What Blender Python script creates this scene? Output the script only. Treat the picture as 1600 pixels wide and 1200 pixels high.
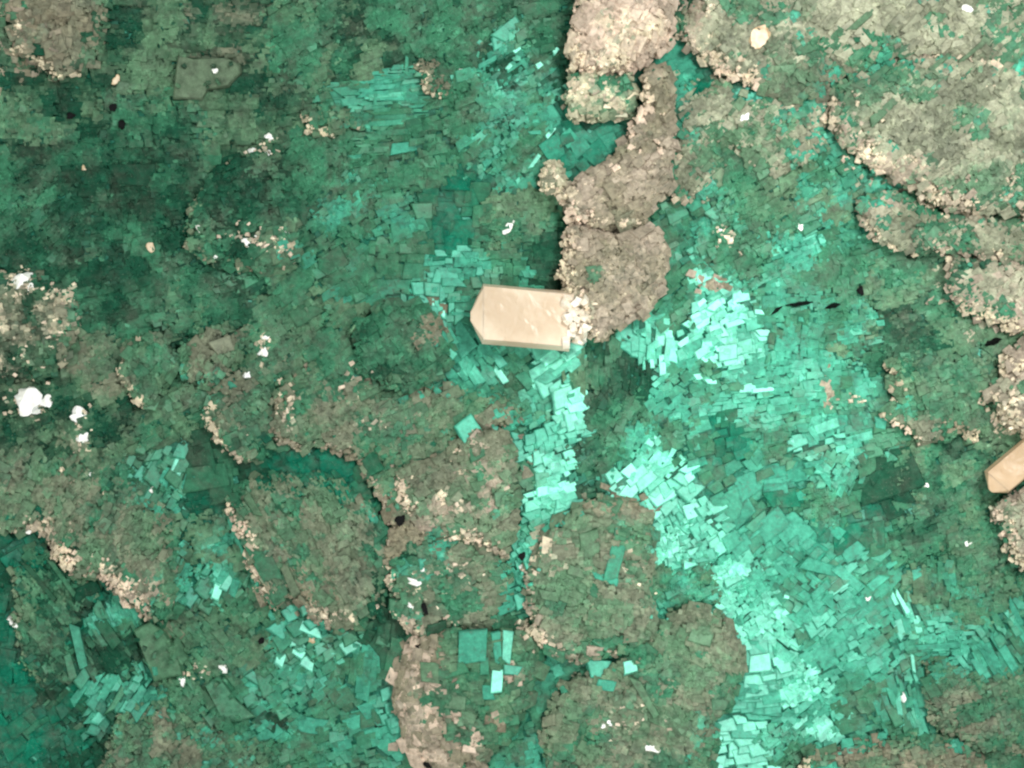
# Macro view of a green fluorite specimen: 1 Blender unit = 1 mm, field about 16 x 12 mm.
import bpy, math
import numpy as np
from mathutils import Vector, Matrix, Euler

scene = bpy.context.scene
for o in list(bpy.data.objects):
    bpy.data.objects.remove(o, do_unlink=True)
scene.unit_settings.scale_length = 0.001
COL = scene.collection

# ------------------------------------------------------------------ camera
CAM = Vector((0, 0, 40.3))
cam_data = bpy.data.cameras.new('camera')
cam_data.sensor_width = 36.0
cam_data.lens = 90.0
cam_data.clip_start = 0.5
cam_data.clip_end = 400
cam = bpy.data.objects.new('camera', cam_data)
cam.location = CAM
COL.objects.link(cam)
scene.camera = cam

# ------------------------------------------------------------------ light
world = bpy.data.worlds.new('World')
scene.world = world
world.use_nodes = True
bg = world.node_tree.nodes['Background']
bg.inputs['Color'].default_value = (0.92, 1.0, 0.97, 1)
bg.inputs['Strength'].default_value = 0.56

def area_light(name, loc, aim, size, power, color):
    d = bpy.data.lights.new(name, 'AREA')
    d.shape = 'DISK'; d.size = size; d.energy = power; d.color = color
    o = bpy.data.objects.new(name, d)
    o.location = loc
    o.rotation_euler = (Vector(aim) - Vector(loc)).to_track_quat('-Z', 'Y').to_euler()
    COL.objects.link(o)
    return o
KEY = Vector((-34, -27, 30))
LAMP = Vector((12, 13, 34))
area_light('key_lamp', KEY, (1, 0, 0), 8, 7800, (1.0, 0.96, 0.92))
area_light('bench_lamp', LAMP, (1, -1, 0), 7.5, 7000, (0.97, 1.0, 0.98))
def added_spot(name, loc, aim, half, power, color):               # added spots: one for the crystal's inner glow, one paling the upper right
    d = bpy.data.lights.new(name, 'SPOT'); d.energy = power; d.color = color
    d.spot_size = math.radians(2 * half); d.spot_blend = 1.0; d.shadow_soft_size = 1.6
    o = bpy.data.objects.new(name, d); o.location = loc
    o.rotation_euler = (Vector(aim) - Vector(loc)).to_track_quat('-Z', 'Y').to_euler()
    COL.objects.link(o)
added_spot('added_spot_lamp', (11, -13, 32), (3.2, -2.1, 0), 9.5, 21000, (0.95, 1.0, 0.97))
added_spot('added_spot_lamp', (17, 12, 32), (6.8, 4.0, 0), 14, 19000, (1.0, 0.955, 0.92))

vs = scene.view_settings
vs.view_transform = 'Standard'; vs.look = 'None'; vs.exposure = 0.17; vs.gamma = 1.0
vs.use_curve_mapping = False

# ------------------------------------------------------------------ helpers
rng = np.random.default_rng(20240611)
def wx(px): return (np.asarray(px, float) - 800.0) / 100.0
def wy(py): return (600.0 - np.asarray(py, float)) / 100.0

def lin(c):
    c = np.asarray(c, float) / 255.0
    return np.where(c <= 0.04045, c / 12.92, ((c + 0.055) / 1.055) ** 2.4)

PAL = {
 'bk': [(12, 40, 31), (16, 46, 36)],  # dark of the crevices put into the colour
 'dk': [(22, 64, 48), (29, 76, 57), (38, 85, 64)],
 'gr': [(54, 110, 82), (61, 118, 89), (69, 126, 96)],
 'tq': [(68, 152, 126), (80, 163, 137), (62, 141, 116)],  # tq and lt: glow of transmitted light put into the green
 'lt': [(116, 204, 176), (100, 190, 160), (132, 214, 190)],
 'og': [(92, 126, 97), (100, 132, 102), (82, 117, 89)],
 'ol': [(122, 127, 106), (130, 132, 111), (112, 119, 98)],
 'br': [(135, 128, 107), (121, 116, 95), (147, 138, 117)],
 'em': [(22, 108, 84), (28, 118, 92), (18, 98, 76)],
 'hz': [(156, 157, 134), (166, 165, 142), (146, 150, 127)],  # paler tone for the haze, put into the stone colour
 'gy': [(160, 147, 130), (148, 136, 120), (172, 158, 141)],
 'cr': [(206, 191, 163), (190, 176, 150), (226, 211, 186)],
 'pk': [(208, 184, 164), (192, 170, 150), (224, 202, 182)],
}
PAL = {k: np.array([lin(c) for c in v]) for k, v in PAL.items()}
GLOSS = {'em': .02, 'bk': .02, 'dk': .02, 'gr': .025, 'tq': .03, 'lt': .04, 'og': .02, 'ol': .015, 'br': .015, 'hz': .015, 'gy': .015, 'cr': .02, 'pk': .02}
FRESH = {'em': .03, 'bk': .03, 'dk': .03, 'gr': .04, 'tq': .058, 'lt': .075, 'og': .03, 'ol': .02, 'br': .02, 'hz': .015, 'gy': .02, 'cr': .05, 'pk': .03}   # fresh cleavage

def parse(mix):
    ks = [t[:2] for t in mix.split()]; ws = np.array([float(t[2:]) for t in mix.split()])
    return ks, ws / ws.sum()
def ramp(mix, q):
    """colour and gloss along the mix: classes shade into each other as q runs 0..1"""
    ks, ws = parse(mix)
    cum = np.cumsum(ws); mid = cum - ws / 2
    cols = np.array([np.append(PAL[k].mean(0), [GLOSS[k], FRESH[k]]) for k in ks])
    return np.column_stack([np.interp(q, mid, cols[:, c]) for c in range(5)])
def pick_tint(mix, n, q=None):
    if q is None: q = rng.random(n)
    q = np.clip(q + rng.normal(0, .04, n), 0, .9999)
    out = ramp(mix, q)
    out[:, :3] *= np.exp(rng.normal(0, .07, (n, 1)))
    return out
def mean_tint(mix):
    ks, ws = parse(mix)
    return np.append(sum(PAL[k].mean(0) * w for k, w in zip(ks, ws)), sum(GLOSS[k] * w for k, w in zip(ks, ws)))

class Noise:                                    # smooth value noise on a random lattice
    def __init__(self, seed): self.t = np.random.default_rng(seed).uniform(-1, 1, (256, 256))
    def __call__(self, x, y, s=1.0):
        x = np.asarray(x) * s + 57.3; y = np.asarray(y) * s + 91.7
        i = np.floor(x).astype(int); j = np.floor(y).astype(int)
        u = x - i; v = y - j; u = u * u * (3 - 2 * u); v = v * v * (3 - 2 * v)
        a = self.t[i % 256, j % 256]; b = self.t[(i + 1) % 256, j % 256]
        c = self.t[i % 256, (j + 1) % 256]; d = self.t[(i + 1) % 256, (j + 1) % 256]
        return (a * (1 - u) + b * u) * (1 - v) + (c * (1 - u) + d * u) * v
N1, N2, N3, N4 = Noise(1), Noise(2), Noise(3), Noise(4)
HASH = np.random.default_rng(77).uniform(-1, 1, (512, 512))
def block(px, py, ang, cw, ch, seed=0):         # value per cell of a turned brick grid: growth steps
    a = np.radians(ang); ca, sa = np.cos(a), np.sin(a)
    wob = 5 * N3(px / 100, py / 100, 2.2)
    u = (px * ca - py * sa + wob) / cw; v = (px * sa + py * ca + wob) / ch
    j = np.floor(v).astype(int); u = u + HASH[(j * 7 + seed) % 512, 5] * 3
    i = np.floor(u).astype(int)
    return HASH[(i * 31 + j * 17 + seed) % 512, (i * 13 + j * 57 + 3 * seed) % 512]
def patches(px, py, ang, seed=0):
    x, y = px / 100, py / 100
    f = .55 * N1(x, y, 1.1) + .35 * N2(x, y, 2.7) + .25 * N4(x, y, 6.1) + .42 * block(px, py, ang, 58, 36, seed)
    return np.clip(.5 + .62 * f, 0, .999)

# ------------------------------------------------------------------ materials
def new_mat(name):
    m = bpy.data.materials.new(name); m.use_nodes = True
    nt = m.node_tree; nt.nodes.clear()
    return m, nt, nt.nodes.new('ShaderNodeOutputMaterial')
def nd(nt, t, **kw):
    n = nt.nodes.new(t)
    for k, v in kw.items(): setattr(n, k, v)
    return n

def tint_material():
    m, nt, out = new_mat('fluorite_facet'); L = nt.links
    at = nd(nt, 'ShaderNodeAttribute', attribute_name='tint')
    oi = nd(nt, 'ShaderNodeObjectInfo')
    add = nd(nt, 'ShaderNodeMix', data_type='RGBA', blend_type='ADD'); add.inputs['Factor'].default_value = 1
    L.new(at.outputs['Color'], add.inputs['A']); L.new(oi.outputs['Color'], add.inputs['B'])
    al = nd(nt, 'ShaderNodeMath', operation='ADD', use_clamp=True)
    L.new(at.outputs['Alpha'], al.inputs[0]); L.new(oi.outputs['Alpha'], al.inputs[1])
    geo = nd(nt, 'ShaderNodeNewGeometry')
    n1 = nd(nt, 'ShaderNodeTexNoise'); n1.inputs['Scale'].default_value = 9; n1.inputs['Detail'].default_value = 6
    n1.inputs['Roughness'].default_value = .7
    n2 = nd(nt, 'ShaderNodeTexNoise'); n2.inputs['Scale'].default_value = 34; n2.inputs['Detail'].default_value = 3
    L.new(geo.outputs['Position'], n1.inputs['Vector']); L.new(geo.outputs['Position'], n2.inputs['Vector'])
    r1 = nd(nt, 'ShaderNodeMapRange'); r1.inputs['From Min'].default_value = .3; r1.inputs['From Max'].default_value = .7
    r1.inputs['To Min'].default_value = .62; r1.inputs['To Max'].default_value = 1.38
    L.new(n1.outputs['Fac'], r1.inputs['Value'])
    mul = nd(nt, 'ShaderNodeMix', data_type='RGBA', blend_type='MULTIPLY'); mul.inputs['Factor'].default_value = 1
    L.new(add.outputs['Result'], mul.inputs['A']); L.new(r1.outputs['Result'], mul.inputs['B'])
    # olive film of iron staining that runs across the joints
    n3 = nd(nt, 'ShaderNodeTexNoise'); n3.inputs['Scale'].default_value = 2.3; n3.inputs['Detail'].default_value = 8; n3.inputs['Roughness'].default_value = .68
    L.new(geo.outputs['Position'], n3.inputs['Vector'])
    r3 = nd(nt, 'ShaderNodeMapRange'); r3.inputs['From Min'].default_value = .44; r3.inputs['From Max'].default_value = .70
    r3.inputs['To Min'].default_value = 0; r3.inputs['To Max'].default_value = .75
    L.new(n3.outputs['Fac'], r3.inputs['Value'])
    sep = nd(nt, 'ShaderNodeSeparateColor'); L.new(mul.outputs['Result'], sep.inputs['Color'])
    film = nd(nt, 'ShaderNodeCombineColor')
    for nm, f in (('Red', .64), ('Green', .70), ('Blue', .53)):
        q_ = nd(nt, 'ShaderNodeMath', operation='MULTIPLY'); q_.inputs[1].default_value = f
        L.new(sep.outputs['Green'], q_.inputs[0]); L.new(q_.outputs[0], film.inputs[nm])
    lo = nd(nt, 'ShaderNodeMapRange'); lo.inputs['From Min'].default_value = .30; lo.inputs['From Max'].default_value = .16   # bright colours, painted glow among them, stay clean
    L.new(sep.outputs['Green'], lo.inputs['Value'])
    fk = nd(nt, 'ShaderNodeMath', operation='MULTIPLY'); L.new(r3.outputs['Result'], fk.inputs[0]); L.new(lo.outputs['Result'], fk.inputs[1])
    st = nd(nt, 'ShaderNodeMix', data_type='RGBA')
    L.new(fk.outputs[0], st.inputs['Factor']); L.new(mul.outputs['Result'], st.inputs['A']); L.new(film.outputs['Color'], st.inputs['B'])
    # pale mineral dust, sparse and shaped by noise
    r2 = nd(nt, 'ShaderNodeMapRange'); r2.inputs['From Min'].default_value = .62; r2.inputs['From Max'].default_value = .78
    r2.inputs['To Min'].default_value = 0; r2.inputs['To Max'].default_value = .26
    L.new(n2.outputs['Fac'], r2.inputs['Value'])
    dust = nd(nt, 'ShaderNodeMix', data_type='RGBA'); dust.inputs['B'].default_value = (.42, .42, .33, 1)
    L.new(r2.outputs['Result'], dust.inputs['Factor']); L.new(st.outputs['Result'], dust.inputs['A'])
    bump = nd(nt, 'ShaderNodeBump'); bump.inputs['Strength'].default_value = .35; bump.inputs['Distance'].default_value = .02
    L.new(n2.outputs['Fac'], bump.inputs['Height'])
    dif = nd(nt, 'ShaderNodeSubsurfaceScattering'); L.new(dust.outputs['Result'], dif.inputs['Color']); L.new(bump.outputs['Normal'], dif.inputs['Normal'])
    dif.falloff = 'BURLEY'
    dif.inputs['Radius'].default_value = (.92, 1.0, .97); dif.inputs['Scale'].default_value = .05
    # cleavage planes seen through a skin of green crystal: tinted mirror share
    gc = nd(nt, 'ShaderNodeGamma'); gc.inputs['Gamma'].default_value = .62
    L.new(add.outputs['Result'], gc.inputs['Color'])
    gl = nd(nt, 'ShaderNodeBsdfGlossy'); gl.inputs['Roughness'].default_value = .34
    L.new(gc.outputs['Color'], gl.inputs['Color'])
    mix = nd(nt, 'ShaderNodeMixShader')
    L.new(al.outputs['Value'], mix.inputs['Fac']); L.new(dif.outputs[0], mix.inputs[1]); L.new(gl.outputs['BSDF'], mix.inputs[2])
    L.new(mix.outputs['Shader'], out.inputs['Surface'])
    return m
MAT = tint_material()

def stone_material(name, c1, c2, rough=.35, scale=4.0, spec=.5, sss=0.0, bumpd=.01, dist=.8):
    m, nt, out = new_mat(name); L = nt.links
    geo = nd(nt, 'ShaderNodeNewGeometry')
    n1 = nd(nt, 'ShaderNodeTexNoise'); n1.inputs['Scale'].default_value = scale; n1.inputs['Detail'].default_value = 4
    n1.inputs['Distortion'].default_value = dist
    L.new(geo.outputs['Position'], n1.inputs['Vector'])
    r = nd(nt, 'ShaderNodeMapRange'); r.inputs['From Min'].default_value = .36; r.inputs['From Max'].default_value = .64
    L.new(n1.outputs['Fac'], r.inputs['Value'])
    mx = nd(nt, 'ShaderNodeMix', data_type='RGBA')
    mx.inputs['A'].default_value = (*lin(c1), 1); mx.inputs['B'].default_value = (*lin(c2), 1)
    L.new(r.outputs['Result'], mx.inputs['Factor'])
    n2 = nd(nt, 'ShaderNodeTexNoise'); n2.inputs['Scale'].default_value = scale * 5; n2.inputs['Detail'].default_value = 3
    L.new(geo.outputs['Position'], n2.inputs['Vector'])
    b = nd(nt, 'ShaderNodeBump'); b.inputs['Strength'].default_value = .4; b.inputs['Distance'].default_value = bumpd
    L.new(n2.outputs['Fac'], b.inputs['Height'])
    p = nd(nt, 'ShaderNodeBsdfPrincipled')
    p.inputs['Roughness'].default_value = rough; p.inputs['Specular IOR Level'].default_value = spec
    if sss:
        p.inputs['Subsurface Weight'].default_value = sss
        p.inputs['Subsurface Radius'].default_value = (1.0, .8, .6); p.inputs['Subsurface Scale'].default_value = .12
    L.new(mx.outputs['Result'], p.inputs['Base Color']); L.new(b.outputs['Normal'], p.inputs['Normal'])
    L.new(p.outputs['BSDF'], out.inputs['Surface'])
    return m
M_QUARTZ = stone_material('peach_quartz', (232, 211, 186), (206, 182, 155), .34, 1.3, .45, .3, .006, .15)
M_QUARTZ2 = stone_material('smoky_peach_quartz', (206, 176, 142), (176, 148, 116), .4, 1.6, .4, .3, .006, .15)
M_QUARTZ_BASE = stone_material('milky_quartz', (250, 238, 220), (225, 204, 178), .3, 5, .6, .3)
M_WHITE = stone_material('white_grain', (254, 253, 248), (238, 235, 224), .2, 7, 1.0, 0, .03)
M_TAN = stone_material('tan_grain', (222, 196, 158), (190, 158, 116), .35, 6, .5, 0)
M_BLACK = stone_material('black_speck', (10, 11, 11), (4, 5, 5), .75, 8, .2, 0)

# ------------------------------------------------------------------ relief: floor and crystal lobes
# every lobe: name, outline in photo pixels, top height, slope width (px), facet mix, rim mix, rim width,
#             angle, facet length, facet width, flash share, label
LOBES = [
 # --- broad low masses first
 ('fluorite_lobe', [(1040,20),(1075,15),(1150,-60),(1660,-60),(1660,120),(1450,75),(1330,108),(1300,150),(1230,160),(1150,122),(1110,108),(1075,72)], .34, 30,
  'hz6 ol4 og2', 'gy5 cr4 pk2', 30, 40, 15, 8, .03, 'broad olive crystal lobe carrying the round cream grain', ),
 ('fluorite_lobe', [(1048,112),(1150,118),(1230,160),(1300,150),(1300,245),(1230,262),(1190,268),(1150,238),(1130,312),(1060,310),(1042,280)], .26, 30,
  'og5 hz3 ol4', 'hz5 gy3 cr1', 14, 38, 14, 8, .04, 'green olive lobe between the bare brown arc and the lobe with a cream curved rim'),
 ('fluorite_lobe', [(1330,104),(1450,70),(1660,60),(1660,345),(1480,330),(1440,304),(1400,280),(1345,250),(1310,220),(1294,185),(1302,150)], .50, 34,
  'og4 hz5 ol4', 'gy5 cr4 pk3', 46, 42, 15, 8, .04, 'large olive lobe with a cream curved left rim and diagonal streaks'),
 ('fluorite_lobe', [(1332,312),(1400,290),(1480,326),(1660,340),(1660,420),(1560,405),(1470,398),(1400,390),(1368,372),(1350,350)], .36, 26,
  'ol5 hz4 gy2', 'cr3 gy5 ol2', 18, 40, 13, 8, .04, 'narrow brownish olive lobe lying below the cream rimmed olive lobe'),
 ('fluorite_lobe', [(1480,398),(1560,392),(1660,400),(1660,530),(1590,522),(1556,505),(1500,482),(1484,450)], .44, 24,
  'gy4 hz4 ol3', 'cr4 gy4', 18, 35, 13, 8, .04, 'brown stepped lobe with square pits above the black splinter'),
 ('fluorite_lobe', [(1392,572),(1420,548),(1480,540),(1550,560),(1560,640),(1555,690),(1500,684),(1440,692),(1405,668),(1384,650),(1396,620)], .36, 28,
  'og6 gr4 ol2', 'br5 cr4 pk1', 20, 20, 14, 9, .06, 'green lobe with a thin tan lower rim left of the cream druse'),
 # --- left side
 ('fluorite_lobe', [(-60,-60),(140,-60),(172,20),(150,80),(128,112),(92,122),(52,98),(18,82),(14,30),(-60,40)], .32, 26,
  'br4 ol4 og2', 'cr5 br4', 14, 0, 16, 10, .02, 'tan brown stepped lobe with square steps down its left edge'),
 ('fluorite_plate', [(276,84),(300,90),(350,88),(372,96),(374,112),(356,132),(322,138),(314,154),(268,152),(272,110)], .30, 8,
  'ol5 og5 dk2', 'cr2 br4 ol3', 7, 4, 34, 26, .0, 'flat olive plate with a notched corner in dark green crystal'),
 ('fluorite_lobe', [(298,315),(330,266),(378,240),(428,244),(446,290),(470,322),(474,372),(450,420),(398,424),(330,420),(284,384)], .42, 40,
  'dk6 gr3 og2', 'og3 ol4 cr2', 14, 20, 16, 9, .03, 'dark green dome shaped lobe with a row of white sparkling blades below'),
 ('drusy_crust', [(-60,422),(40,424),(84,434),(120,468),(130,512),(112,562),(60,592),(-60,604)], .40, 40,
  'og3 dk3 ol2 cr2', 'og3 dk4 ol2', 12, 10, 12, 8, .10, 'dark glittering crust with a white frosted top edge'),
 ('fluorite_lobe', [(188,546),(228,514),(262,528),(278,580),(256,612),(226,640),(202,624),(184,588)], .40, 24,
  'og5 gr4 ol2', 'br4 cr4 ol2', 16, 60, 13, 9, .05, 'small round green lobe with a knobbly tan left rim'),
 ('fluorite_lobe', [(270,562),(298,526),(350,518),(378,556),(362,586),(322,602),(282,592)], .34, 22,
  'gr5 og4 ol2', 'gr3 tq3 og3', 12, 60, 14, 9, .08, 'small smooth green lobe beside the knobbly tan rimmed one'),
 ('fluorite_lobe', [(312,645),(360,598),(412,598),(438,660),(422,712),(372,724),(332,694)], .38, 26,
  'og6 gr4 ol2', 'ol4 gy3 cr2', 14, 35, 13, 8, .05, 'rounded olive green lobe below the white flashing grain pair'),
 ('fluorite_lobe', [(430,598),(480,566),(540,590),(600,606),(680,596),(760,606),(822,620),(826,668),(740,672),(690,716),(610,742),(520,704),(424,700)], .30, 30,
  'ol4 og6 gr2', 'br3 gy3 ol4', 14, 25, 13, 8, .03, 'wide brownish mass running up to the turquoise blocks below the peach crystal'),
 ('fluorite_lobe', [(582,478),(630,470),(682,490),(702,530),(704,566),(672,602),(600,610),(558,572),(552,510)], .40, 34,
  'gr5 dk3 og3', 'gr4 og4', 10, 30, 14, 9, .04, 'smooth dark green dome with a brown right flank'),
 ('fluorite_lobe', [(-60,690),(100,696),(200,738),(270,796),(296,890),(280,958),(246,978),(200,952),(150,902),(114,902),(80,872),(72,838),(-60,826)], .46, 34,
  'og6 ol3 gr3', 'br4 gy4 cr3 pk4', 34, 60, 14, 8, .04, 'long olive mass with a rough pinkish tan lower edge above deep green hollow'),
 ('fluorite_lobe', [(344,780),(398,738),(500,738),(592,788),(616,870),(604,962),(570,972),(530,988),(500,982),(460,942),(422,952),(400,932),(378,862)], .48, 34,
  'og6 ol3 gr3', 'br4 gy3 cr3 pk4', 28, -58, 15, 8, .04, 'olive mass with long slanted slabs and a pinkish scalloped lower rim'),
 ('fluorite_lobe', [(560,716),(640,724),(672,800),(664,850),(626,900),(596,880),(606,820),(588,776)], .34, 30,
  'ol4 og5 br3', 'br4 gy3', 12, 20, 13, 8, .03, 'low rubbly brown saddle joining the slabbed mass to the double domed lobe'),
 ('fluorite_lobe', [(606,742),(640,720),(690,714),(708,692),(738,668),(788,670),(810,702),(808,760),(812,812),(792,872),(736,850),(656,830),(622,786)], .54, 28,
  'ol5 og4 gy2', 'gy3 cr3 pk2 ol3', 24, 30, 13, 8, .03, 'brown double domed lobe bordering the turquoise block strip'),
 ('fluorite_lobe', [(600,884),(640,832),(738,832),(790,846),(808,900),(802,950),(780,984),(700,980),(654,1004),(612,962)], .46, 28,
  'og5 ol4 gr3', 'ol4 cr2 gy3', 16, 15, 14, 8, .07, 'brownish green lobe with pale splinters between two domes'),
 ('fluorite_lobe', [(12,884),(70,846),(140,898),(150,940),(122,966),(124,1058),(72,1082),(24,1044)], .22, 26,
  'dk4 gr3 og4', 'og4 ol3', 12, -52, 16, 9, .03, 'dark green sunken lobe with crossing ridges under the pinkish tan edge'),
 ('fluorite_slab', [(208,986),(234,972),(256,990),(276,1022),(284,1056),(240,1066)], .40, 8,
  'og6 gr3', 'ol4 og4 cr2', 6, -58, 40, 26, .0, 'flat grey green slab with a chipped pale lower corner'),
 ('fluorite_slab', [(318,1072),(340,1058),(366,1094),(398,1122),(350,1134)], .34, 8,
  'og4 gr4 tq2', 'og4 tq2', 5, -48, 36, 22, .0, 'smooth sea green slab lying below the white grain pair'),
 ('fluorite_lobe', [(180,1110),(250,1070),(330,1140),(420,1150),(470,1262),(140,1262)], .22, 26,
  'og5 gr4 ol2', 'ol3 og4', 12, 35, 14, 8, .04, 'low mottled olive lobe along the bottom by the slabs'),
 # --- centre
 ('fluorite_lobe', [(812,900),(846,838),(880,804),(938,776),(990,782),(1022,812),(1024,880),(1018,926),(1032,984),(980,1024),(930,1034),(862,1030),(832,1000)], .50, 30,
  'og5 ol4 gr3', 'cr3 gy4 ol4', 20, -10, 15, 9, .06, 'domed olive lobe with a brown cap and green windows'),
 ('fluorite_lobe', [(1030,968),(1080,948),(1132,958),(1156,1000),(1162,1050),(1150,1100),(1122,1132),(1114,1262),(980,1262),(872,1262),(842,1150),(870,1070),(980,1030)], .46, 30,
  'og5 ol4 gr3', 'ol4 og4', 14, -15, 14, 9, .05, 'mottled olive lobe ending against the glowing turquoise strip'),
 ('fluorite_lobe', [(656,990),(700,982),(790,984),(832,1000),(842,1050),(816,1122),(800,1152),(760,1190),(722,1206),(690,1204),(640,1184),(624,1122),(616,1090),(628,1036)], .56, 34,
  'og5 gr3 ol3', 'br4 gy5 pk3', 60, 5, 16, 9, .03, 'egg shaped lobe with a smooth tan left flank and green square windows'),
 ('fluorite_lobe', [(1236,1262),(1250,1196),(1272,1170),(1350,1158),(1420,1150),(1500,1158),(1560,1200),(1580,1262)], .40, 26,
  'ol5 br3 og3', 'br4 cr3', 16, 10, 14, 8, .03, 'low brownish lobe along the bottom beside the turquoise field'),
 ('fluorite_lobe', [(1450,1040),(1500,1020),(1560,1060),(1660,1050),(1660,1190),(1540,1180),(1470,1140),(1440,1090)], .24, 26,
  'og5 gr4 ol2', 'ol3 og4', 12, 20, 15, 9, .05, 'low olive green swell beside the steep turquoise ridges'),
 ('fluorite_lobe', [(464,168),(490,158),(570,164),(578,196),(522,212),(480,210)], .30, 16,
  'og5 gr3 ol2', 'cr4 br4', 16, 10, 12, 8, .04, 'small green lobe with a tan beaded left rim'),
 ('fluorite_lobe', [(646,96),(672,84),(702,110),(706,140),(696,156),(664,140)], .24, 16,
  'ol4 br4 og3', 'cr3 br4', 12, 30, 11, 7, .04, 'small brown rubbly patch beside a white grain'),
 # --- the pale druse column
 ('drusy_crust', [(906,-60),(1052,-60),(1058,24),(1042,74),(1002,110),(962,120),(920,114),(892,108),(887,70),(895,30)], .66, 26,
  'gy4 pk6 cr2', 'pk5 cr5', 26, 60, 15, 9, .05, 'pinkish cream knobbly crust at the top of the pale column'),
 ('drusy_crust', [(893,106),(985,114),(1002,148),(986,182),(930,193),(884,191),(877,150)], .48, 22,
  'og4 cr4 gr2', 'cr6 og2', 14, 20, 13, 8, .05, 'green and cream veined block under the pinkish cream crust'),
 ('drusy_crust', [(1002,164),(1002,112),(1046,104),(1052,200),(1048,290),(1022,322),(1002,356),(960,364),(884,348),(870,304),(892,290),(930,264),(945,252),(968,228),(986,200)], .64, 14,
  'ol3 br5 gy3', 'gy4 cr3 pk3', 22, 30, 14, 9, .03, 'bare brown block with a clean concave arc cut'),
 ('drusy_crust', [(842,286),(850,256),(884,250),(890,286),(886,310),(860,306)], .40, 14,
  'og3 cr4 ol2', 'cr6', 12, 20, 11, 7, .06, 'small cream speckled knob at the foot of the concave arc'),
 ('drusy_crust', [(884,344),(960,360),(1030,358),(1042,400),(1036,450),(1010,490),(962,516),(930,530),(906,518),(890,472),(870,430),(880,386)], .74, 38,
  'br4 gy6', 'cr6 pk4 gy2', 30, 35, 13, 8, .04, 'big brown grey rounded crust touching the peach quartz crystal'),
 ('drusy_crust', [(1660,515),(1600,520),(1575,550),(1556,588),(1547,620),(1560,652),(1602,686),(1660,690)], .68, 34,
  'gy5 hz3 cr2', 'cr7 pk2', 26, 30, 13, 8, .06, 'grey cream druse with a bright white lower left edge'),
 ('drusy_crust', [(1546,792),(1568,772),(1660,760),(1660,900),(1592,893),(1575,852),(1560,820)], .56, 26,
  'gy5 hz3 og2', 'cr5 pk2 gy2', 18, 40, 13, 8, .05, 'rough tan crust below the slanted quartz crystal'),
]

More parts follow.
